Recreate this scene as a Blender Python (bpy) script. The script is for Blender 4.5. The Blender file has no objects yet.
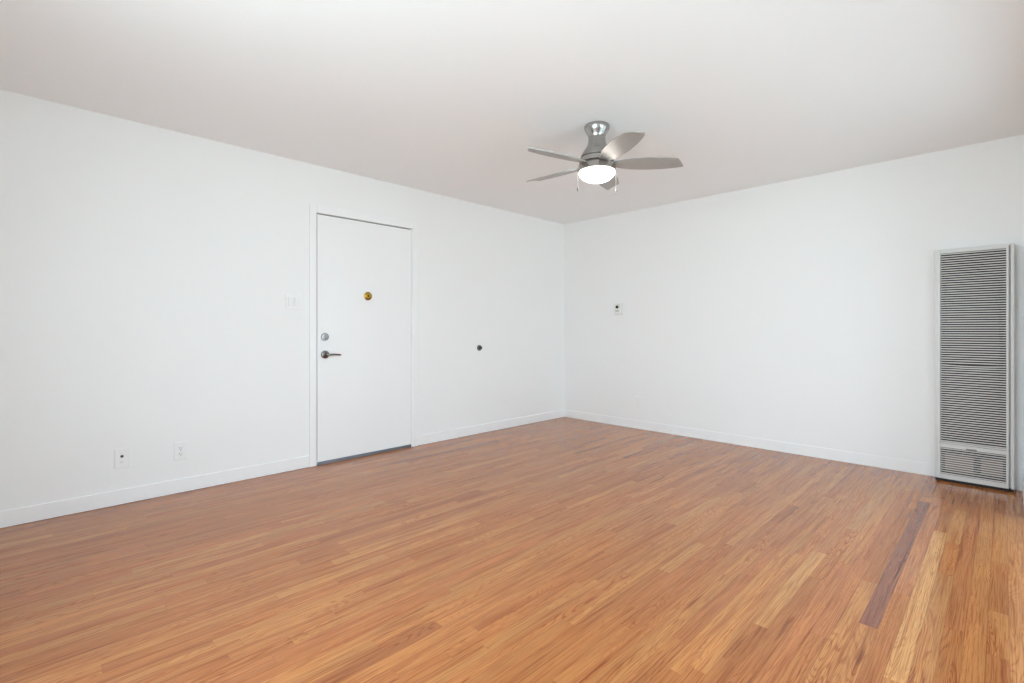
import bpy, bmesh, math, random
from mathutils import Vector, Matrix

# ------------------------------------------------------------------ camera, world, exposure
scene = bpy.context.scene
C = scene.collection
F_PX = 488.28
YAW = math.radians(-44.8155)
CAM = Vector((-4.8373, -3.9319, 1.1024))
H = 2.44                                   # ceiling height

cam_data = bpy.data.cameras.new('camera')
cam_data.sensor_width = 36.0
cam_data.lens = 36.0 * F_PX / 1024.0
cam_data.shift_y = -11.55 / 1024.0
cam_data.clip_start = 0.02
camera = bpy.data.objects.new('camera', cam_data)
C.objects.link(camera)
camera.location = CAM
camera.rotation_euler = (math.radians(90), 0, YAW)
scene.camera = camera

scene.view_settings.view_transform = 'Standard'
scene.view_settings.look = 'None'
scene.view_settings.gamma = 1.0
scene.view_settings.use_curve_mapping = False
scene.view_settings.exposure = -0.13
scene.cycles.max_bounces = 16
scene.cycles.diffuse_bounces = 10
scene.cycles.glossy_bounces = 4
scene.cycles.sample_clamp_indirect = 10.0

world = bpy.data.worlds.new('world')
scene.world = world
world.use_nodes = True
wn = world.node_tree.nodes
wl = world.node_tree.links
wn.clear()
w_out = wn.new('ShaderNodeOutputWorld')
w_bg = wn.new('ShaderNodeBackground')
w_tc = wn.new('ShaderNodeTexCoord')
w_sep = wn.new('ShaderNodeSeparateXYZ')
w_ramp = wn.new('ShaderNodeValToRGB')
w_map = wn.new('ShaderNodeMapRange')
w_map.inputs['From Min'].default_value = -1.0
w_map.inputs['From Max'].default_value = 1.0
wl.new(w_tc.outputs['Generated'], w_sep.inputs[0])
wl.new(w_sep.outputs['Z'], w_map.inputs['Value'])
wl.new(w_map.outputs[0], w_ramp.inputs[0])
cr = w_ramp.color_ramp
cr.elements[0].position = 0.0
cr.elements[0].color = (0.91, 1.12, 1.17, 1)     # unseen bright ground, added to throw light on the ceiling
cr.elements[1].position = 1.0
cr.elements[1].color = (1.17, 1.51, 1.78, 1)      # zenith
e = cr.elements.new(0.47); e.color = (0.95, 1.15, 1.23, 1)
e = cr.elements.new(0.51); e.color = (1.14, 1.37, 1.53, 1)
wl.new(w_ramp.outputs[0], w_bg.inputs['Color'])
w_str = wn.new('ShaderNodeMapRange')            # added: sky made stronger behind the camera to brighten the far wall
w_str.inputs['From Min'].default_value = -1.0
w_str.inputs['From Max'].default_value = 0.3
w_str.inputs['To Min'].default_value = 8.6
w_str.inputs['To Max'].default_value = 3.3
wl.new(w_sep.outputs['X'], w_str.inputs['Value'])
wl.new(w_str.outputs[0], w_bg.inputs['Strength'])
wl.new(w_bg.outputs[0], w_out.inputs['Surface'])

# unseen window openings, added and sized to supply the daylight: (axis, plane, a0, a1, z0, z1, inward normal)
XB = -5.30            # back wall
YR = -4.03            # right wall plane
YD = -7.2             # far side of the adjoining dining area
WINDOWS = [
    ('x', XB, -3.92, -1.90, 0.55, 2.15, +1),
    ('x', 0.0, -6.75, -4.45, 0.45, 2.15, -1),
    ('y', YD, -4.6, -1.4, 0.12, 2.15, +1),
]
for ax, pl, a0, a1, z0, z1, s in WINDOWS:
    ld = bpy.data.lights.new('window_daylight', 'AREA')
    ld.shape = 'RECTANGLE'
    ld.size = a1 - a0
    ld.size_y = z1 - z0
    ld.cycles.is_portal = True
    lo = bpy.data.objects.new('window_daylight', ld)
    C.objects.link(lo)
    off = -s * 0.16
    if ax == 'x':
        lo.location = (pl + off, (a0 + a1) / 2, (z0 + z1) / 2)
        d = Vector((s, 0, 0))
    else:
        lo.location = ((a0 + a1) / 2, pl + off, (z0 + z1) / 2)
        d = Vector((0, s, 0))
    lo.rotation_euler = d.to_track_quat('-Z', 'Y').to_euler()

# ------------------------------------------------------------------ materials
def new_mat(name):
    m = bpy.data.materials.new(name)
    m.use_nodes = True
    return m, m.node_tree.nodes, m.node_tree.links, m.node_tree.nodes['Principled BSDF']

def simple(name, col, rough=0.5, metal=0.0, bump=0.0, bscale=200.0, var=0.0, emis=None, coat=0.0):
    m, n, l, b = new_mat(name)
    b.inputs['Base Color'].default_value = (*col, 1)
    b.inputs['Roughness'].default_value = rough
    b.inputs['Metallic'].default_value = metal
    b.inputs['Coat Weight'].default_value = coat
    tc = n.new('ShaderNodeTexCoord')
    nz = n.new('ShaderNodeTexNoise')
    nz.inputs['Scale'].default_value = bscale
    nz.inputs['Detail'].default_value = 3
    l.new(tc.outputs['Object'], nz.inputs['Vector'])
    if bump:
        bp = n.new('ShaderNodeBump')
        bp.inputs['Strength'].default_value = bump
        bp.inputs['Distance'].default_value = 0.002
        l.new(nz.outputs['Fac'], bp.inputs['Height'])
        l.new(bp.outputs[0], b.inputs['Normal'])
    if var:
        mx = n.new('ShaderNodeMix'); mx.data_type = 'RGBA'
        mx.inputs[6].default_value = (*[c * (1 - var) for c in col], 1)
        mx.inputs[7].default_value = (*[min(1, c * (1 + var)) for c in col], 1)
        l.new(nz.outputs['Fac'], mx.inputs[0])
        l.new(mx.outputs[2], b.inputs['Base Color'])
    if emis:
        b.inputs['Emission Color'].default_value = (*emis[0], 1)
        b.inputs['Emission Strength'].default_value = emis[1]
    return m

M = {}
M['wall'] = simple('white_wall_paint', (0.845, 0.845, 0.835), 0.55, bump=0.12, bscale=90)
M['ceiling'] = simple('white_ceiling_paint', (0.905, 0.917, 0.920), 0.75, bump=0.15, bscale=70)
M['trim'] = simple('white_trim_enamel', (0.86, 0.86, 0.855), 0.35, bump=0.05, bscale=60)
M['door'] = simple('white_door_enamel', (0.855, 0.855, 0.85), 0.27, bump=0.04, bscale=25)
M['plastic'] = simple('white_switch_plastic', (0.84, 0.84, 0.83), 0.35)
M['almond'] = simple('pale_grey_plastic', (0.76, 0.765, 0.73), 0.4)
M['dark'] = simple('dark_gap', (0.015, 0.014, 0.014), 0.7)
M['black'] = simple('black_plastic', (0.012, 0.012, 0.013), 0.4)
M['rubber'] = simple('dark_rubber', (0.045, 0.045, 0.045), 0.55)
M['nickel'] = simple('brushed_nickel', (0.42, 0.405, 0.385), 0.22, metal=1.0, bump=0.05, bscale=300)
M['nickel_dark'] = simple('dark_satin_steel', (0.22, 0.20, 0.195), 0.28, metal=1.0)
M['steel'] = simple('satin_chrome', (0.36, 0.36, 0.36), 0.3, metal=1.0)
M['brass'] = simple('aged_brass', (0.50, 0.30, 0.05), 0.32, metal=1.0, var=0.25, bscale=60)
M['alu'] = simple('aluminium_threshold', (0.22, 0.235, 0.27), 0.45, metal=0.8)
M['blade'] = simple('silver_fan_blade', (0.40, 0.385, 0.365), 0.38, metal=0.35, var=0.04, bscale=30)
M['heater'] = simple('warm_grey_enamel', (0.66, 0.66, 0.64), 0.38, bump=0.05, bscale=150)
M['slat'] = simple('grey_louver_enamel', (0.72, 0.71, 0.68), 0.35)
M['liner'] = simple('shade_dark_furnace_metal', (0.030, 0.025, 0.023), 0.5, var=0.35, bscale=9)  # inner metal made near black: shade between the louvers put into the colour
M['shield'] = simple('heat_tinted_steel', (0.22, 0.17, 0.14), 0.5)
M['lamp'] = simple('lit_frosted_glass', (0.95, 0.93, 0.9), 0.3, emis=((1.0, 0.955, 0.88), 11.0))

# pane glass: clear with a weak reflection
m, n, l, b = new_mat('window_glass')
n.remove(b)
tr = n.new('ShaderNodeBsdfTransparent'); gl = n.new('ShaderNodeBsdfGlossy'); mx = n.new('ShaderNodeMixShader')
gl.inputs['Roughness'].default_value = 0.02
mx.inputs[0].default_value = 0.07
l.new(tr.outputs[0], mx.inputs[1]); l.new(gl.outputs[0], mx.inputs[2])
l.new(mx.outputs[0], n['Material Output'].inputs['Surface'])
M['glass'] = m

# oak strip floor: board colour and a random number per board come from the mesh
def floor_material():
    m, n, l, b = new_mat('oak_strip_floor')
    def node(t, **k):
        x = n.new(t)
        for a, v in k.items(): setattr(x, a, v)
        return x
    def math_(op, a, b_=None, c=None, clamp=False):
        x = node('ShaderNodeMath', operation=op, use_clamp=clamp)
        for i, v in enumerate((a, b_, c)):
            if v is None: continue
            if isinstance(v, (int, float)): x.inputs[i].default_value = v
            else: l.new(v, x.inputs[i])
        return x.outputs[0]
    def comb(a, b_, c):
        x = node('ShaderNodeCombineXYZ')
        for i, v in enumerate((a, b_, c)):
            if isinstance(v, (int, float)): x.inputs[i].default_value = v
            else: l.new(v, x.inputs[i])
        return x.outputs[0]
    def noise(vec, scale, detail=2, rough=0.5, dist=0.0):
        x = node('ShaderNodeTexNoise')
        x.inputs['Scale'].default_value = scale; x.inputs['Detail'].default_value = detail
        x.inputs['Roughness'].default_value = rough; x.inputs['Distortion'].default_value = dist
        l.new(vec, x.inputs['Vector'])
        return x.outputs['Fac']
    def rng(v, a, b_, c=0.0, d=1.0):
        x = node('ShaderNodeMapRange'); x.clamp = True
        x.interpolation_type = 'SMOOTHSTEP'
        l.new(v, x.inputs['Value'])
        for k_, q in zip(('From Min', 'From Max', 'To Min', 'To Max'), (a, b_, c, d)): x.inputs[k_].default_value = q
        return x.outputs[0]
    def mix(fac, a, b_, mode='MIX'):
        x = node('ShaderNodeMix', data_type='RGBA', blend_type=mode)
        if isinstance(fac, (int, float)): x.inputs[0].default_value = fac
        else: l.new(fac, x.inputs[0])
        for i, v in ((6, a), (7, b_)):
            if isinstance(v, tuple): x.inputs[i].default_value = (*v, 1)
            else: l.new(v, x.inputs[i])
        return x.outputs[2]
    tc = node('ShaderNodeTexCoord')
    sp = node('ShaderNodeSeparateXYZ'); l.new(tc.outputs['Object'], sp.inputs[0])
    X, Y = sp.outputs[0], sp.outputs[1]
    uv = node('ShaderNodeUVMap'); uv.uv_map = 'board'
    su = node('ShaderNodeSeparateXYZ'); l.new(uv.outputs[0], su.inputs[0])
    U, V = su.outputs[0], su.outputs[1]                 # metres from the board's end, metres across it
    ca = node('ShaderNodeAttribute', attribute_name='board_colour')
    ra = node('ShaderNodeAttribute', attribute_name='board_random')
    rs = node('ShaderNodeSeparateColor'); l.new(ra.outputs['Color'], rs.inputs[0])
    R1, R2, R3 = rs.outputs
    ox = math_('MULTIPLY_ADD', R1, 40.0, X)
    oy = math_('MULTIPLY_ADD', R2, 9.0, V)
    # cathedral figure: contour lines of a stretched noise
    v1 = comb(math_('MULTIPLY', ox, 2.0), math_('MULTIPLY', oy, 19.0), math_('MULTIPLY', R3, 20.0))
    n1 = noise(v1, 1.0, 1.0, 0.4, 0.25)
    rings = math_('SINE', math_('MULTIPLY', n1, 125.0))
    rings = rng(rings, 0.0, 1.0)
    # tight straight grain
    v2 = comb(math_('MULTIPLY', ox, 5.0), math_('MULTIPLY', oy, 330.0), R3)
    n2 = noise(v2, 1.0, 3.0, 0.6)
    v3 = comb(math_('MULTIPLY', ox, 1.6), math_('MULTIPLY', oy, 42.0), R1)
    n3 = noise(v3, 1.0, 2.0, 0.5)
    # broad tone drift along a board, plus mineral streaks
    v4 = comb(math_('MULTIPLY', ox, 1.5), math_('MULTIPLY', oy, 14.0), R2)
    n4 = noise(v4, 1.0, 2.0, 0.5)
    v5 = comb(math_('MULTIPLY', ox, 1.7), math_('MULTIPLY', oy, 48.0), math_('ADD', R2, 5.0))
    n5 = noise(v5, 1.0, 2.0, 0.55, 0.4)
    streak = rng(n5, 0.64, 0.72)
    col = ca.outputs['Color']
    patch = rng(n4, 0.40, 0.60, 0.25, 1.0)
    fine = rng(n2, 0.30, 0.65, 0.35, 1.0)
    ra_ = math_('MULTIPLY', math_('MULTIPLY', patch, fine), math_('MULTIPLY_ADD', math_('MULTIPLY', R3, R3), 0.95, 0.40))
    col = mix(math_('MULTIPLY', rings, ra_), col, (0.62, 0.47, 0.38), 'MULTIPLY')
    col = mix(rng(n2, 0.46, 0.62, 0, 0.75), col, (0.62, 0.50, 0.42), 'MULTIPLY')
    col = mix(rng(n3, 0.48, 0.72, 0, 0.75), col, (0.66, 0.50, 0.42), 'MULTIPLY')
    col = mix(rng(n4, 0.35, 0.65, 0, 0.8), col, (1.20, 1.18, 1.14), 'MULTIPLY')
    col = mix(math_('MULTIPLY', streak, 0.7), col, (0.52, 0.32, 0.25), 'MULTIPLY')
    # seams
    e1 = math_('MINIMUM', V, math_('SUBTRACT', 0.057, V))
    seam = rng(e1, 0.0003, 0.0016, 1.0, 0.0)
    e2 = rng(U, 0.0003, 0.0020, 1.0, 0.0)
    seam = math_('MAXIMUM', seam, e2)
    col = mix(math_('MULTIPLY', seam, 0.40), col, (0.30, 0.19, 0.13), 'MULTIPLY')
    l.new(col, b.inputs['Base Color'])
    rgh = rng(n4, 0.3, 0.7, 0.13, 0.18)
    l.new(rgh, b.inputs['Roughness'])
    b.inputs['IOR'].default_value = 1.5
    bp = node('ShaderNodeBump'); bp.inputs['Strength'].default_value = 0.12; bp.inputs['Distance'].default_value = 0.0006
    hgt = math_('SUBTRACT', math_('MULTIPLY', n3, 0.5), seam)
    l.new(hgt, bp.inputs['Height']); l.new(bp.outputs[0], b.inputs['Normal'])
    return m
M['floor'] = floor_material()

# ------------------------------------------------------------------ helpers
def obj(name, bm, mat, parent=None, smooth=False, loc=None, bevel=0.0, seg=2, autosmooth=None):
    me = bpy.data.meshes.new(name)
    bmesh.ops.recalc_face_normals(bm, faces=bm.faces)
    bm.to_mesh(me); bm.free()
    me.materials.append(mat)
    o = bpy.data.objects.new(name, me)
    C.objects.link(o)
    if parent is not None: o.parent = parent
    if loc is not None: o.location = loc
    if smooth:
        me.polygons.foreach_set('use_smooth', [True] * len(me.polygons))
        me.set_sharp_from_angle(angle=math.radians(autosmooth or 40))
    if bevel:
        md = o.modifiers.new('bevel', 'BEVEL')
        md.width = bevel; md.segments = seg; md.limit_method = 'ANGLE'
    return o

def empty(name, loc, rz=0.0):
    o = bpy.data.objects.new(name, None)
    o.empty_display_size = 0.05
    o.location = loc; o.rotation_euler = (0, 0, rz)
    C.objects.link(o)
    return o

def tag(o, label=None, cat=None, group=None, kind=None):
    if label: o['label'] = label
    if cat: o['category'] = cat
    if group: o['group'] = group
    if kind: o['kind'] = kind
    return o

def box(bm, x0, x1, y0, y1, z0, z1):
    vs = [bm.verts.new((x, y, z)) for x in (x0, x1) for y in (y0, y1) for z in (z0, z1)]
    for f in ((0, 1, 3, 2), (4, 6, 7, 5), (0, 4, 5, 1), (2, 3, 7, 6), (0, 2, 6, 4), (1, 5, 7, 3)):
        bm.faces.new([vs[i] for i in f])

def boxes(*bs):
    bm = bmesh.new()
    for b_ in bs: box(bm, *b_)
    return bm

def lathe(prof, seg=64, axis='z', origin=(0, 0, 0), cap=True):
    """prof: list of (radius, height); axis 'z' up or '-y' (height grows toward -y)"""
    bm = bmesh.new()
    rings = []
    for r, h_ in prof:
        if r < 1e-6:
            rings.append([bm.verts.new(place(0, 0, h_, axis, origin))])
        else:
            rings.append([bm.verts.new(place(r * math.cos(2 * math.pi * i / seg), r * math.sin(2 * math.pi * i / seg), h_, axis, origin)) for i in range(seg)])
    for a, b_ in zip(rings, rings[1:]):
        if len(a) == 1 and len(b_) == 1: continue
        for i in range(seg):
            j = (i + 1) % seg
            if len(a) == 1: bm.faces.new((a[0], b_[i], b_[j]))
            elif len(b_) == 1: bm.faces.new((a[i], b_[0], a[j]))
            else: bm.faces.new((a[i], b_[i], b_[j], a[j]))
    if cap:
        for r_ in (rings[0], rings[-1]):
            if len(r_) > 1: bm.faces.new(r_)
    return bm

def place(a, b_, h_, axis, o):
    if axis == 'z': return (o[0] + a, o[1] + b_, o[2] + h_)
    if axis == '-y': return (o[0] + a, o[1] - h_, o[2] + b_)
    if axis == '-x': return (o[0] - h_, o[1] + a, o[2] + b_)

def tube(bm, pts, rads, seg=12):
    pts = [Vector(p) for p in pts]
    rings = []
    for i, p in enumerate(pts):
        t = (pts[min(i + 1, len(pts) - 1)] - pts[max(i - 1, 0)]).normalized()
        up = Vector((0, 0, 1)) if abs(t.z) < 0.9 else Vector((1, 0, 0))
        u = t.cross(up).normalized(); v = t.cross(u)
        r = rads[i] if isinstance(rads, (list, tuple)) else rads
        rr = r if isinstance(r, tuple) else (r, r)
        rings.append([bm.verts.new(p + u * rr[0] * math.cos(2 * math.pi * k / seg) + v * rr[1] * math.sin(2 * math.pi * k / seg)) for k in range(seg)])
    for a, b_ in zip(rings, rings[1:]):
        for k in range(seg):
            j = (k + 1) % seg
            bm.faces.new((a[k], b_[k], b_[j], a[j]))
    bm.faces.new(rings[0]); bm.faces.new(rings[-1])

def extrude_profile(prof, a0, a1, kind):
    """prof (depth off the wall, z) extruded along x on the y=0 wall ('x'), or along y on the x=0 wall ('y'), etc."""
    bm = bmesh.new()
    ends = []
    for a in (a0, a1):
        ends.append([bm.verts.new(kind(a, d, z)) for d, z in prof])
    k = len(prof)
    for i in range(k):
        j = (i + 1) % k
        bm.faces.new((ends[0][i], ends[1][i], ends[1][j], ends[0][j]))
    bm.faces.new(ends[0]); bm.faces.new(ends[1])
    return bm

def struct(name, bm, mat, label, cat, **k):
    o = obj(name, bm, mat, **k)
    return tag(o, label, cat, kind='structure')

# ------------------------------------------------------------------ floor boards
PITCH = 0.057
PHASE = -3.719
def build_floor():
    rnd = random.Random(11)
    base = [((0.560, 0.290, 0.135), 34), ((0.590, 0.325, 0.155), 26), ((0.530, 0.262, 0.118), 22), ((0.615, 0.360, 0.180), 8),
            ((0.500, 0.240, 0.110), 7), ((0.545, 0.265, 0.130), 12), ((0.430, 0.200, 0.095), 1)]
    cols = [c for c, w in base]; wts = [w for c, w in base]
    # boards that can be picked out in the photograph: row edge y, x from, x to, colour, figure
    picked = {
        -3.605: [(-2.615, -0.75, (0.330, 0.165, 0.150), 0.95)],
        -3.662: [(-2.25, -0.60, (0.60, 0.315, 0.185), 0.15)],
        -3.719: [(-2.905, -1.30, (0.66, 0.435, 0.24), 0.4)],
        -3.776: [(-3.4, -1.9, (0.60, 0.34, 0.17), 0.9)],
        -3.320: [(-2.90, -2.05, (0.68, 0.43, 0.225), 0.1)],
    }
    x_lo, x_hi = XB - 0.1, 0.0
    y_lo, y_hi = YR - 0.13, 0.0
    bm = bmesh.new()
    uvl = bm.loops.layers.uv.new('board')
    c1 = bm.loops.layers.float_color.new('board_colour')
    c2 = bm.loops.layers.float_color.new('board_random')
    k0 = math.floor((y_lo - PHASE) / PITCH)
    k1 = math.ceil((y_hi - PHASE) / PITCH)
    for k in range(k0, k1):
        ya = PHASE + k * PITCH; yb = ya + PITCH
        key = next((q for q in picked if abs(q - ya) < 0.006), None)
        cuts = []
        x = x_lo - rnd.uniform(0, 1.0)
        while x < x_hi:
            L = rnd.choice([rnd.uniform(0.28, 0.7), rnd.uniform(0.5, 1.3), rnd.uniform(0.9, 1.9)])
            cuts.append((x, x + L, None, None)); x += L
        if key is not None:
            for (p0, p1, pc, pf) in picked[key]:
                new = []
                for (a, b_, cc, ff) in cuts:
                    if b_ <= p0 or a >= p1: new.append((a, b_, cc, ff)); continue
                    if a < p0 - 0.0: new.append((a, p0, cc, ff))
                    if b_ > p1: new.append((p1, b_, cc, ff))
                new.append((p0, p1, pc, pf))
                cuts = sorted(new, key=lambda q: q[0])
        for (a, b_, cc, ff) in cuts:
            a_, bb = max(a, x_lo), min(b_, x_hi)
            y1_, y0_ = min(yb, y_hi), max(ya, y_lo)
            if bb - a_ < 1e-4 or y1_ - y0_ < 1e-4: continue
            vs = [bm.verts.new(p) for p in ((a_, y0_, 0), (bb, y0_, 0), (bb, y1_, 0), (a_, y1_, 0))]
            f = bm.faces.new(vs)
            col = cc or rnd.choices(cols, wts)[0]
            s = rnd.uniform(0.95, 1.05)
            r1, r2, r3 = rnd.random(), rnd.random(), rnd.random()
            if ff is not None: r3 = ff
            for lp in f.loops:
                co = lp.vert.co
                lp[uvl].uv = (co.x - a, co.y - ya)
                lp[c1] = (col[0] * s * 0.80, col[1] * s * 0.595, col[2] * s * 0.38, 1)
                lp[c2] = (r1, r2, r3, 1)
    # slab beneath so the floor has a thickness
    for f in bm.faces: f.normal_update()
    me = bpy.data.meshes.new('floor')
    box(bm, x_lo, x_hi, y_lo, y_hi, -0.10, -0.0005)
    bm.to_mesh(me); bm.free()
    me.materials.append(M['floor'])
    o = bpy.data.objects.new('floor', me); C.objects.link(o)
    tag(o, 'glossy honey oak strip floor covering the empty room', 'floor', kind='structure')
build_floor()
m, n, l, b = new_mat('pale_bounce_tile')  # unseen dining floor, made pale to bounce neutral light to the ceiling
tcn = n.new('ShaderNodeTexCoord'); bk = n.new('ShaderNodeTexBrick')
bk.offset = 0.0
bk.inputs['Color1'].default_value = (0.74, 0.73, 0.71, 1); bk.inputs['Color2'].default_value = (0.78, 0.77, 0.75, 1)
bk.inputs['Mortar'].default_value = (0.5, 0.49, 0.47, 1)
bk.inputs['Scale'].default_value = 1.0; bk.inputs['Mortar Size'].default_value = 0.004
bk.inputs['Brick Width'].default_value = 0.4; bk.inputs['Row Height'].default_value = 0.4
l.new(tcn.outputs['Object'], bk.inputs['Vector']); l.new(bk.outputs['Color'], b.inputs['Base Color'])
b.inputs['Roughness'].default_value = 0.35
M['tile'] = m
def struct_late():
    struct('floor', boxes((XB - 0.1, 0.0, YD - 0.1, YR - 0.13, -0.1, 0.0)), M['tile'], 'unseen dining area floor, pale tile added to bounce light', 'floor')
struct_late()

# ------------------------------------------------------------------ room shell
T = 0.14
DX0, DX1, DZ = -3.172, -2.262, 2.056          # front door opening
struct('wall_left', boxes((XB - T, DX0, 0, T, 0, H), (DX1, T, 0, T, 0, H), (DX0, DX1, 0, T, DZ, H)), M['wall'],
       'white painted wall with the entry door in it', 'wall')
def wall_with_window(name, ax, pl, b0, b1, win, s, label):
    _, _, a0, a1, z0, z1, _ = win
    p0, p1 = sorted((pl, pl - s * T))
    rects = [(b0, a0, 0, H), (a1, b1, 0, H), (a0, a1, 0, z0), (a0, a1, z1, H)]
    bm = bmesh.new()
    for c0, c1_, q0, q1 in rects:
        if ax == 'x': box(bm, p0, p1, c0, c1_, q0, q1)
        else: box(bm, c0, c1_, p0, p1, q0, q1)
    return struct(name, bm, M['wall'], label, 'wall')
# far wall (x = 0) runs on into the adjoining dining area, given an added window there
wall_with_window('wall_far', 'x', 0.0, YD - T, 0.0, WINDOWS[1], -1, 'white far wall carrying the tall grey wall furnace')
wall_with_window('wall_back', 'x', XB, YD - T, 0.0, WINDOWS[0], +1, 'white wall behind the camera with an added window')
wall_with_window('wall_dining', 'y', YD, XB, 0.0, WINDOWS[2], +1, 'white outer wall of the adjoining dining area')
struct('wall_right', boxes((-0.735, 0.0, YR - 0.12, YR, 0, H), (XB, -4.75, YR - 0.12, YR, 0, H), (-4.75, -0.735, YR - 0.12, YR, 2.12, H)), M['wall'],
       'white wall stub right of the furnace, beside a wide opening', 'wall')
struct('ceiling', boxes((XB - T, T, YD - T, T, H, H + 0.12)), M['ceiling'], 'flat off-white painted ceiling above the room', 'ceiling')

# baseboards: square board with an eased top
BB = [(0, 0.003), (0.008, 0.003), (0.008, 0.092), (0.007, 0.0935), (0.005, 0.094), (0, 0.094)]
BF = [(0, 0.003), (0.004, 0.003), (0.004, 0.093), (0.003, 0.094), (0, 0.094)]
def on_left(a, d, z): return (a, -d, z)
def on_far(a, d, z): return (-d, a, z)
def on_back(a, d, z): return (XB + d, a, z)
def on_right(a, d, z): return (a, YR + d, z)
CW = 0.068
struct('baseboard_left', extrude_profile(BB, XB, DX0 - 0.058, on_left), M['trim'], 'white baseboard along the wall left of the door', 'baseboard')
struct('baseboard_left', extrude_profile(BB, DX1 + CW, 0, on_left), M['trim'], 'white baseboard between the door and the far corner', 'baseboard')
struct('baseboard_far', extrude_profile(BF, -3.574, -0.013, on_far), M['trim'], 'white baseboard on the far wall, left of the furnace', 'baseboard')
struct('baseboard_right', extrude_profile(BB, -0.735, -0.0, on_right), M['trim'], 'white baseboard on the stub wall right of the furnace', 'baseboard')
struct('baseboard_back', extrude_profile(BB, YR, -0.013, on_back), M['trim'], 'white baseboard under the window behind the camera', 'baseboard')

# unseen windows, added to supply daylight
for i, (ax, pl, a0, a1, z0, z1, s) in enumerate(WINDOWS):
    w = empty('window_%d' % (i + 1), (pl, (a0 + a1) / 2, z0) if ax == 'x' else ((a0 + a1) / 2, pl, z0))
    tag(w, ['unseen wide window added behind the camera for daylight', 'unseen dining area window on the far wall side, added for daylight', 'unseen dining area window in the outer wall, added for daylight'][i], 'window', kind='structure')
    ox, oy, oz = w.location
    def wb(*rects):
        bm = bmesh.new()
        for c0, c1_, d0, d1, q0, q1 in rects:            # along, depth outward, z
            p0, p1 = sorted((pl - s * d0, pl - s * d1))
            if ax == 'x': box(bm, p0 - ox, p1 - ox, c0 - oy, c1_ - oy, q0 - oz, q1 - oz)
            else: box(bm, c0 - ox, c1_ - ox, p0 - oy, p1 - oy, q0 - oz, q1 - oz)
        return bm
    fw = 0.045; md = (a0 + a1) / 2
    obj('window_frame', wb((a0, a0 + fw, .03, .11, z0, z1), (a1 - fw, a1, .03, .11, z0, z1), (a0 + fw, a1 - fw, .03, .11, z0, z0 + fw), (a0 + fw, a1 - fw, .03, .11, z1 - fw, z1),
                           (md - .03, md + .03, .04, .10, z0 + fw, z1 - fw)), M['trim'], w)
    obj('window_pane', wb((a0 + fw, md - .03, .066, .070, z0 + fw, z1 - fw), (md + .03, a1 - fw, .066, .070, z0 + fw, z1 - fw)), M['glass'], w)
    obj('window_sill', wb((a0 - .04, a1 + .04, -.045, .0, z0 - .025, z0)), M['trim'], w)
    obj('window_casing', wb((a0 - .06, a0, -.016, 0, z0, z1 + .06), (a1, a1 + .06, -.016, 0, z0, z1 + .06), (a0, a1, -.016, 0, z1, z1 + .06)), M['trim'], w)

# ------------------------------------------------------------------ entry door
D = empty('door_1', (DX0, 0, 0))
tag(D, 'flat white entry door with steel lever and brass viewer', 'door', kind='structure')
def dl(*bs):   # boxes in room coordinates, made relative to the door's empty
    return boxes(*[(a - DX0, b_ - DX0, c, d, e_, f) for a, b_, c, d, e_, f in bs])
obj('door_slab', dl((DX0 + 0.011, DX1 - 0.0035, 0.004, 0.048, 0.023, DZ - 0.010)), M['door'], D, bevel=0.0015)
CT = 0.012
CWL = 0.058
# casing and jambs, mitred look: one piece each
obj('door_casing', dl((DX0 - CWL, DX0 + 0.001, -CT, 0.0, 0, DZ + 0.06)), M['trim'], D, bevel=0.004)
obj('door_casing', dl((DX1 + 0.009, DX1 + CW, -CT, 0.0, 0, DZ + 0.06)), M['trim'], D, bevel=0.004)
obj('door_casing', dl((DX0 + 0.001, DX1 + 0.009, -CT, 0.0, DZ, DZ + 0.06)), M['trim'], D, bevel=0.003)
obj('door_jamb', dl((DX0 - 0.0, DX0 + 0.002, 0.0, T, 0, DZ), (DX1 - 0.0015, DX1, 0.0, T, 0, DZ), (DX0 + 0.002, DX1 - 0.0015, 0, T, DZ - 0.002, DZ),
                    (DX0 + 0.002, DX0 + 0.016, 0.050, 0.065, 0, DZ - 0.002), (DX1 - 0.016, DX1 - 0.0015, 0.050, 0.065, 0, DZ - 0.002),
                    (DX0 + 0.016, DX1 - 0.016, 0.050, 0.065, DZ - 0.016, DZ - 0.002)), M['trim'], D)
obj('weather_strip', dl((DX0 + 0.0022, DX0 + 0.0105, 0.030, 0.0495, 0.02, DZ - 0.003), (DX0 + 0.011, DX1 - 0.006, 0.030, 0.0495, DZ - 0.0095, DZ - 0.0022)), M['rubber'], D)
obj('threshold', dl((DX0 + 0.003, DX1 - 0.003, 0.001, T - 0.01, -0.03, 0.013)), M['alu'], D, bevel=0.002)
obj('door_sweep', dl((DX0 + 0.013, DX1 - 0.006, 0.002, 0.0038, 0.0132, 0.0255)), M['alu'], D)
for hz in (0.35, 1.09, 1.80):
    h = obj('hinge', lathe([(0, -.05), (.0075, -.05), (.0075, -.018), (.0066, -.017), (.0075, -.016), (.0075, .016), (.0066, .017), (.0075, .018), (.0075, .05), (.004, .055), (0, .056)],
                           16, 'z', (DX1 - 0.001 - DX0, -0.006, hz)), M['trim'], D, smooth=True)
    h['label'] = 'white painted hinge knuckle'
# deadbolt with thumb turn
px, pz = -3.098 - DX0, 1.046
db = obj('deadbolt', lathe([(0.032, -.003), (0.032, .006), (0.029, .011), (0.014, .013), (0.012, .017), (0, .017)], 40, '-y', (px, 0.001, pz)), M['steel'], D, smooth=True)
bm = bmesh.new(); box(bm, px - .017, px + .017, -.030, -.015, pz - .006, pz + .004)
tt = obj('thumb_turn', bm, M['steel'], db, bevel=0.002)
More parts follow.
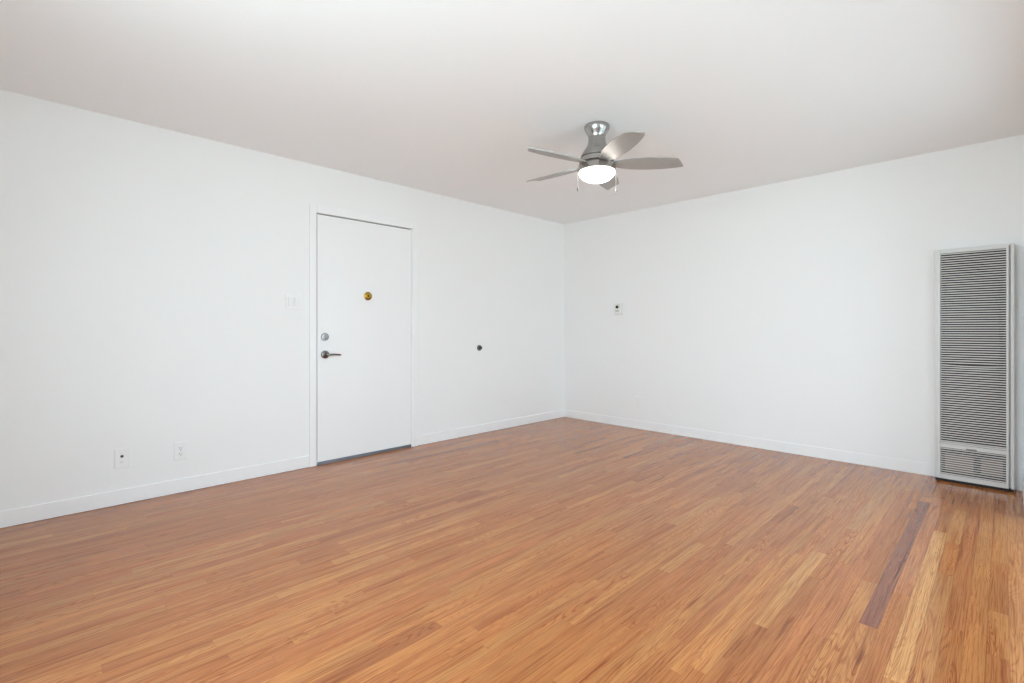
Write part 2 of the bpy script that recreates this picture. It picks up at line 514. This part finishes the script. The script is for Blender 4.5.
# lever
pz = 0.900
lv = obj('lever_handle', lathe([(0.033, -.003), (0.033, .005), (0.031, .010), (0.020, .013), (0.013, .016), (0.012, .045), (0.0135, .050), (0.0135, .060), (0.010, .064), (0, .064)], 40, '-y', (px, 0.001, pz)), M['nickel_dark'], D, smooth=True)
bm = bmesh.new()
tube(bm, [(px - .004, -.054, pz), (px + .02, -.056, pz), (px + .05, -.058, pz + .001), (px + .08, -.056, pz - .002), (px + .105, -.050, pz - .004), (px + .116, -.046, pz - .005)],
     [(.007, .009), (.007, .009), (.006, .0085), (.006, .008), (.006, .0075), (.004, .005)], 14)
obj('lever', bm, M['nickel_dark'], lv, smooth=True)
# brass viewer
vx, vz = -2.712 - DX0, 1.400
vw = obj('door_viewer', lathe([(0.037, -.003), (0.037, .003), (0.033, .007), (0.024, .008), (0.021, .011), (0.016, .012), (0.010, .010), (0, .010)], 40, '-y', (vx, 0.001, vz)), M['brass'], D, smooth=True)
obj('viewer_lens', lathe([(0.0095, .0098), (0.008, .012), (0, .013)], 20, '-y', (vx, 0.001, vz), cap=False), M['black'], vw, smooth=True)

# ------------------------------------------------------------------ wall plates
# local frame of a plate: a = along the wall, b = up, h = off the wall
def plate_root(name, wall, a, z, label, cat, group=None):
    o = empty(name, (a, -0.0005, z), 0.0) if wall == 'left' else empty(name, (-0.0005, a, z), math.radians(-90))
    return tag(o, label, cat, group)
def pbox(*bs):   # (a0,a1,h0,h1,b0,b1) -> local x, -y off the wall, z up
    return boxes(*[(a0, a1, -h1, -h0, b0, b1) for a0, a1, h0, h1, b0, b1 in bs])

sw = plate_root('light_switch', 'left', -3.354, 1.325, 'white double rocker light switch left of the entry door', 'light switch')
obj('switch_plate', pbox((-.058, .058, 0, .006, -.0585, .0585)), M['plastic'], sw, bevel=0.003)
for q in (-.023, .023):
    bm = bmesh.new()
    vs = [bm.verts.new(p) for p in ((q - .0165, -.0065, -.033), (q + .0165, -.0065, -.033), (q + .0165, -.0065, .033), (q - .0165, -.0065, .033),
                                    (q - .0155, -.0085, -.032), (q + .0155, -.0085, -.032), (q + .0155, -.0125, .032), (q - .0155, -.0125, .032))]
    for f in ((0, 1, 5, 4), (1, 2, 6, 5), (2, 3, 7, 6), (3, 0, 4, 7), (4, 5, 6, 7), (3, 2, 1, 0)): bm.faces.new([vs[i] for i in f])
    rk = obj('rocker', bm, M['plastic'], sw)
    obj('rocker_frame', pbox((q - .0195, q - .0172, .0055, .0085, -.036, .036), (q + .0172, q + .0195, .0055, .0085, -.036, .036),
                             (q - .0172, q + .0172, .0055, .0085, -.036, -.0337), (q - .0172, q + .0172, .0055, .0085, .0337, .036)), M['plastic'], sw)

cp = plate_root('cable_outlet', 'left', -4.409, 0.292, 'white cable outlet plate with a dark jack, nearest the left edge', 'wall outlet')
obj('wall_plate', pbox((-.038, .038, 0, .006, -.062, .062)), M['plastic'], cp, bevel=0.003)
jk = obj('coax_jack', lathe([(.0085, .005), (.0085, .010), (.006, .0105), (.006, .018), (.0045, .018), (.0045, .010), (0, .010)], 24, '-y', (-.002, 0, .012)), M['rubber'], cp, smooth=True)
obj('coax_jack', lathe([(.0085, .005), (.0085, .009), (.005, .0095), (.005, .013), (0, .013)], 24, '-y', (-.002, 0, -.024)), M['almond'], cp, smooth=True)

def duplex(root, dark='rubber'):
    obj('wall_plate', pbox((-.037, .037, 0, .006, -.062, .062)), M['plastic'], root, bevel=0.003)
    for z in (.0195, -.0195):
        bm = bmesh.new()
        pts = []
        for k in range(24):
            t = 2 * math.pi * k / 24
            pts.append((max(-.0145, min(.0145, .0172 * math.cos(t))), .0145 * math.sin(t) + z))
        a = [bm.verts.new((x, -.005, y)) for x, y in pts]; b_ = [bm.verts.new((x, -.0085, y)) for x, y in pts]
        for i in range(24): bm.faces.new((a[i], a[(i + 1) % 24], b_[(i + 1) % 24], b_[i]))
        bm.faces.new(a); bm.faces.new(b_)
        fc = obj('socket', bm, M['plastic'], root)
        obj('socket_slots', pbox((-.0075, -.0050, .0080, .0089, z - .002, z + .0075), (.0050, .0070, .0080, .0089, z - .001, z + .0065), (-.0025, .0025, .0080, .0089, z - .010, z - .0055)), M[dark], fc)
    obj('plate_screw', lathe([(.003, .005), (.003, .0072), (0, .0075)], 12, '-y', (0, 0, 0)), M['steel'], root, smooth=True)
d1 = plate_root('power_outlet', 'left', -4.098, 0.284, 'white duplex power outlet right of the cable plate, left wall', 'power outlet')
duplex(d1)
d2 = plate_root('power_outlet', 'far', -1.067, 0.303, 'white duplex power outlet low on the far wall near the corner', 'power outlet')
duplex(d2, 'almond')
# small painted-over wall plug beside it
ag = obj('wall_anchor', lathe([(.009, 0), (.009, .003), (.005, .004), (0, .0035)], 20, '-x', (-.0002, -1.0, 0.382)), M['almond'], smooth=True)
tag(ag, 'tiny pale round cap on the far wall just above the low outlet', 'wall cap')

# door stop on the wall where the lever would strike
ds = empty('door_stop', (-1.422, -0.0005, 0.912))
tag(ds, 'small dark round door stop on the wall right of the door', 'door stop')
obj('stop_base', lathe([(.031, 0), (.031, .004), (.028, .009), (.020, .011), (0, .011)], 32, '-y'), M['nickel_dark'], ds, smooth=True)
obj('stop_bumper', lathe([(.019, .010), (.019, .024), (.016, .029), (.008, .031), (0, .031)], 32, '-y'), M['rubber'], ds, smooth=True)

# thermostat on the far wall
th = empty('thermostat', (-0.0005, -0.812, 1.343), math.radians(-90))
tag(th, 'small pale thermostat box with a black dot on the far wall', 'thermostat')
obj('thermostat_back', pbox((-.052, .052, 0, .006, -.066, .066)), M['almond'], th, bevel=0.002)
obj('thermostat_cover', pbox((-.042, .042, .006, .030, -.058, .058)), M['almond'], th, bevel=0.004)
obj('dial', lathe([(.017, .029), (.017, .036), (.014, .039), (0, .039)], 28, '-y', (-.006, 0, .022)), M['black'], th, smooth=True)
obj('temperature_scale', pbox((-.030, .018, .0295, .0312, -.026, -.019)), M['liner'], th)
obj('lever_tab', pbox((.020, .030, .0295, .036, -.054, -.048)), M['plastic'], th)

# ------------------------------------------------------------------ wall furnace
HY0, HY1 = -3.985, -3.575
HT = 1.690
PD = 0.100
hf = empty('wall_furnace', (0, (HY0 + HY1) / 2, 0))
tag(hf, 'tall grey louvered gas wall furnace standing against the far wall', 'wall heater')
yc = (HY0 + HY1) / 2
def hb(*bs):       # (y0,y1,depth0,depth1,z0,z1)
    return boxes(*[(-d1_, -d0, y0 - yc, y1 - yc, z0, z1) for y0, y1, d0, d1_, z0, z1 in bs])
# cabinet: sides, top, inner back
S = 0.0012
obj('cabinet', hb((HY1 - 0.030, HY1, 0.001, PD - 0.006, 0.020, HT), (HY0, HY0 + 0.019, 0.001, PD - 0.006, 0.020, HT),
                  (HY0 + 0.019, HY1 - 0.030, 0.001, PD - 0.006, HT - 0.020, HT)), M['heater'], hf, bevel=0.003)
obj('inner_liner', hb((HY0 + 0.019, HY1 - 0.030, 0.001, 0.006, 0.012, HT - 0.02)), M['liner'], hf)
obj('flue_box', hb((-3.85, -3.70, 0.006, 0.055, 1.50, 1.60)), M['dark'], hf)
obj('burner_shield', hb((-3.78, -3.63, 0.006, 0.050, 0.075, 0.19)), M['shield'], hf)
obj('burner_shield', hb((-3.93, -3.82, 0.006, 0.045, 0.085, 0.19)), M['shield'], hf)
obj('heat_exchanger', hb((-3.92, -3.63, 0.006, 0.040, 0.30, 1.46)), M['liner'], hf, bevel=0.012)
obj('toe_gap_shade', hb((HY0 + 0.004, HY1 - 0.004, 0.001, PD - 0.012, 0.0008, 0.0195)), M['dark'], hf)  # black strip standing in for the shade in the gap under the furnace
# front panel frame
PY0, PY1 = -3.958, -3.590
GY0, GY1 = -3.945, -3.606
pn = obj('front_panel', hb((GY1, PY1, PD - 0.014, PD, 0.279, HT - 0.012), (PY0, GY0, PD - 0.014, PD, 0.279, HT - 0.012),
                           (GY0, GY1, PD - 0.014, PD, 1.660, HT - 0.012), (GY0, GY1, PD - 0.014, PD, 0.279, 0.289)), M['heater'], hf, bevel=0.0015)
lp = obj('lower_door', hb((GY1, PY1, PD - 0.014, PD, 0.021, 0.2765), (PY0, GY0, PD - 0.014, PD, 0.021, 0.2765),
                          (GY0, GY1, PD - 0.014, PD, 0.248, 0.2765), (GY0, GY1, PD - 0.014, PD, 0.021, 0.054)), M['heater'], hf, bevel=0.0015)
obj('gap_filler', hb((HY0 + 0.0192, PY0 - 0.0005, 0.010, PD - 0.035, 0.017, HT - 0.021)), M['heater'], hf)
obj('latch', hb((-3.80, -3.745, PD, PD + 0.005, 0.2500, 0.2580)), M['nickel_dark'], lp)

def louvers(name, parent, z0, z1, pitch, sag=None):
    bm = bmesh.new()
    nseg = 14
    z = z0 + pitch * 0.5
    idx = 0
    while z < z1 - pitch * 0.25:
        # cross-section: tilted strip with a small front lip (depth off wall, z)
        prof = [(PD - 0.0050, z + 0.0030), (PD - 0.0045, z + 0.0036), (PD - 0.003, z + 0.0026), (PD - 0.002, z + 0.0020), (PD - 0.002, z - 0.0030), (PD - 0.0028, z - 0.0030), (PD - 0.0030, z + 0.0016)]
        rings = []
        for s_ in range(nseg + 1):
            t = s_ / nseg
            y = GY0 - 0.001 + (GY1 - GY0 + 0.002) * t
            dz = 0.0
            if sag:
                a = (z - sag[0]) / sag[1]
                if abs(a) < 1: dz = sag[2] * math.sin(math.pi * min(1, max(0, (t - 0.02) / 0.96))) * (-(1 - abs(a)) if a <= 0 else 0.0)
            rings.append([bm.verts.new((-d_, y - yc, zz + dz)) for d_, zz in prof])
        k = len(prof)
        for a_, b_ in zip(rings, rings[1:]):
            for i in range(k):
                j = (i + 1) % k
                bm.faces.new((a_[i], b_[i], b_[j], a_[j]))
        bm.faces.new(rings[0]); bm.faces.new(rings[-1])
        z += pitch; idx += 1
    return obj(name, bm, M['slat'], parent)
louvers('upper_louvers', pn, 0.287, 1.660, 0.01675, sag=(0.850, 0.030, 0.006))
louvers('lower_louvers', lp, 0.053, 0.2485, 0.01629)

# ------------------------------------------------------------------ ceiling fan
fwd = Vector((-math.sin(YAW), math.cos(YAW), 0)); rgt = Vector((math.cos(YAW), math.sin(YAW), 0))
FC = Vector((-2.187, -2.054, 0))
fan = empty('ceiling_fan', (FC.x, FC.y, H))
tag(fan, 'brushed nickel flush ceiling fan with five silver blades and lit dome', 'ceiling fan')
def zz(z): return z - H
obj('canopy', lathe([(0, 0), (.079, 0), (.082, -.004), (.082, zz(2.425)), (.079, zz(2.412)), (.070, zz(2.394)), (.060, zz(2.379)), (.0555, zz(2.368)), (.054, zz(2.360))], 72), M['nickel'], fan, smooth=True)
obj('motor_housing', lathe([(.052, zz(2.360)), (.0555, zz(2.3585)), (.0560, zz(2.338)), (.059, zz(2.320)), (.068, zz(2.300)), (.083, zz(2.278)), (.097, zz(2.257)), (.105, zz(2.238)), (.105, zz(2.233)), (.09, zz(2.233))], 72), M['nickel'], fan, smooth=True)
obj('blade_hub', lathe([(.09, zz(2.233)), (.098, zz(2.2325)), (.098, zz(2.225)), (.110, zz(2.224)), (.112, zz(2.194)), (.106, zz(2.186)), (.104, zz(2.186)), (.104, zz(2.180)), (.08, zz(2.180))], 72), M['nickel_dark'], fan, smooth=True)
obj('motor_band', lathe([(.106, zz(2.2235)), (.1145, zz(2.221)), (.1145, zz(2.194)), (.109, zz(2.191))], 72), M['nickel'], fan, smooth=True)
lk = obj('light_kit', lathe([(.08, zz(2.180)), (.119, zz(2.179)), (.121, zz(2.176)), (.121, zz(2.139)), (.117, zz(2.137)), (.08, zz(2.138))], 72), M['nickel'], fan, smooth=True)
dome = [(.1165, zz(2.1365))]
for k in range(1, 13):
    a = math.pi / 2 * k / 12
    dome.append((.1175 * math.cos(a) if k < 12 else 0, zz(2.136) - .066 * math.sin(a)))
ld_ = obj('lamp_dome', lathe(dome, 72), M['lamp'], fan, smooth=True, autosmooth=60)

# blades
def blade_mesh():
    # outline from the root outwards: (radius, leading half width, trailing half width)
    st = [(.105, .030, .030), (.13, .036, .036), (.17, .050, .050), (.22, .060, .060), (.28, .066, .066), (.34, .069, .069), (.42, .067, .064), (.48, .061, .060), (.53, .054, .055), (.556, .049, .050), (.568, .041, .042)]
    bm = bmesh.new()
    th = .0035
    top, bot = [], []
    for r, a, b_ in st:
        row_t, row_b = [], []
        for q in range(7):
            w = -b_ + (a + b_) * q / 6
            rr = r - max(0.0, (r - .36) / .208) * (.006 + .048 * (1 - q / 6))
            crown = .004 * (1 - (2 * q / 6 - 1) ** 2)
            row_t.append(bm.verts.new((rr, w, th + crown))); row_b.append(bm.verts.new((rr, w, -th + crown)))
        top.append(row_t); bot.append(row_b)
    for i in range(len(st) - 1):
        for q in range(6):
            bm.faces.new((top[i][q], top[i + 1][q], top[i + 1][q + 1], top[i][q + 1]))
            bm.faces.new((bot[i][q], bot[i][q + 1], bot[i + 1][q + 1], bot[i + 1][q]))
        bm.faces.new((top[i][0], bot[i][0], bot[i + 1][0], top[i + 1][0]))
        bm.faces.new((top[i][6], top[i + 1][6], bot[i + 1][6], bot[i][6]))
    for e_ in (0, -1):
        for q in range(6):
            bm.faces.new((top[e_][q], top[e_][q + 1], bot[e_][q + 1], bot[e_][q]))
    return bm
proto = None
base_ang = math.radians(-4.7) + YAW
for k in range(5):
    if proto is None:
        proto = obj('fan_blade', blade_mesh(), M['blade'], fan, smooth=True)
        bmk = bmesh.new()
        box(bmk, .098, .150, -.022, .022, .0045, .0085)
        arm = obj('blade_bracket', bmk, M['nickel'], proto, bevel=0.002)
        bl = proto
    else:
        bl = proto.copy(); C.objects.link(bl); bl.parent = fan
        for ch in list(proto.children):
            c = ch.copy(); C.objects.link(c); c.parent = bl
    a = base_ang + k * 2 * math.pi / 5
    bl.matrix_local = Matrix.Translation((0, 0, zz(2.185))) @ Matrix.Rotation(a, 4, 'Z') @ Matrix.Rotation(math.radians(-13), 4, 'X')
# pull chains, one each side of the light kit
for sgn, ln, cat in ((-1, .118, 'light'), (1, .130, 'fan')):
    p = rgt * (sgn * .124) + fwd * 0.0
    bm = bmesh.new()
    z = zz(2.155)
    tube(bm, [(p.x * .97, p.y * .97, z + .003), (p.x, p.y, z), (p.x * 1.01, p.y * 1.01, z - .006), (p.x * 1.01, p.y * 1.01, z - ln)], .0011, 6)
    q = z - .01
    while q > z - ln:
        bmesh.ops.create_uvsphere(bm, u_segments=6, v_segments=4, radius=.0018, matrix=Matrix.Translation((p.x * 1.01, p.y * 1.01, q)))
        q -= .006
    ch = obj('pull_chain', bm, M['steel'], fan)
    obj('pull_fob', lathe([(0, .004), (.0025, .003), (.0055, -.006), (.0065, -.018), (.004, -.026), (0, -.027)], 16, 'z', (p.x * 1.01, p.y * 1.01, z - ln)), M['nickel_dark'] if sgn < 0 else M['steel'], ch, smooth=True)
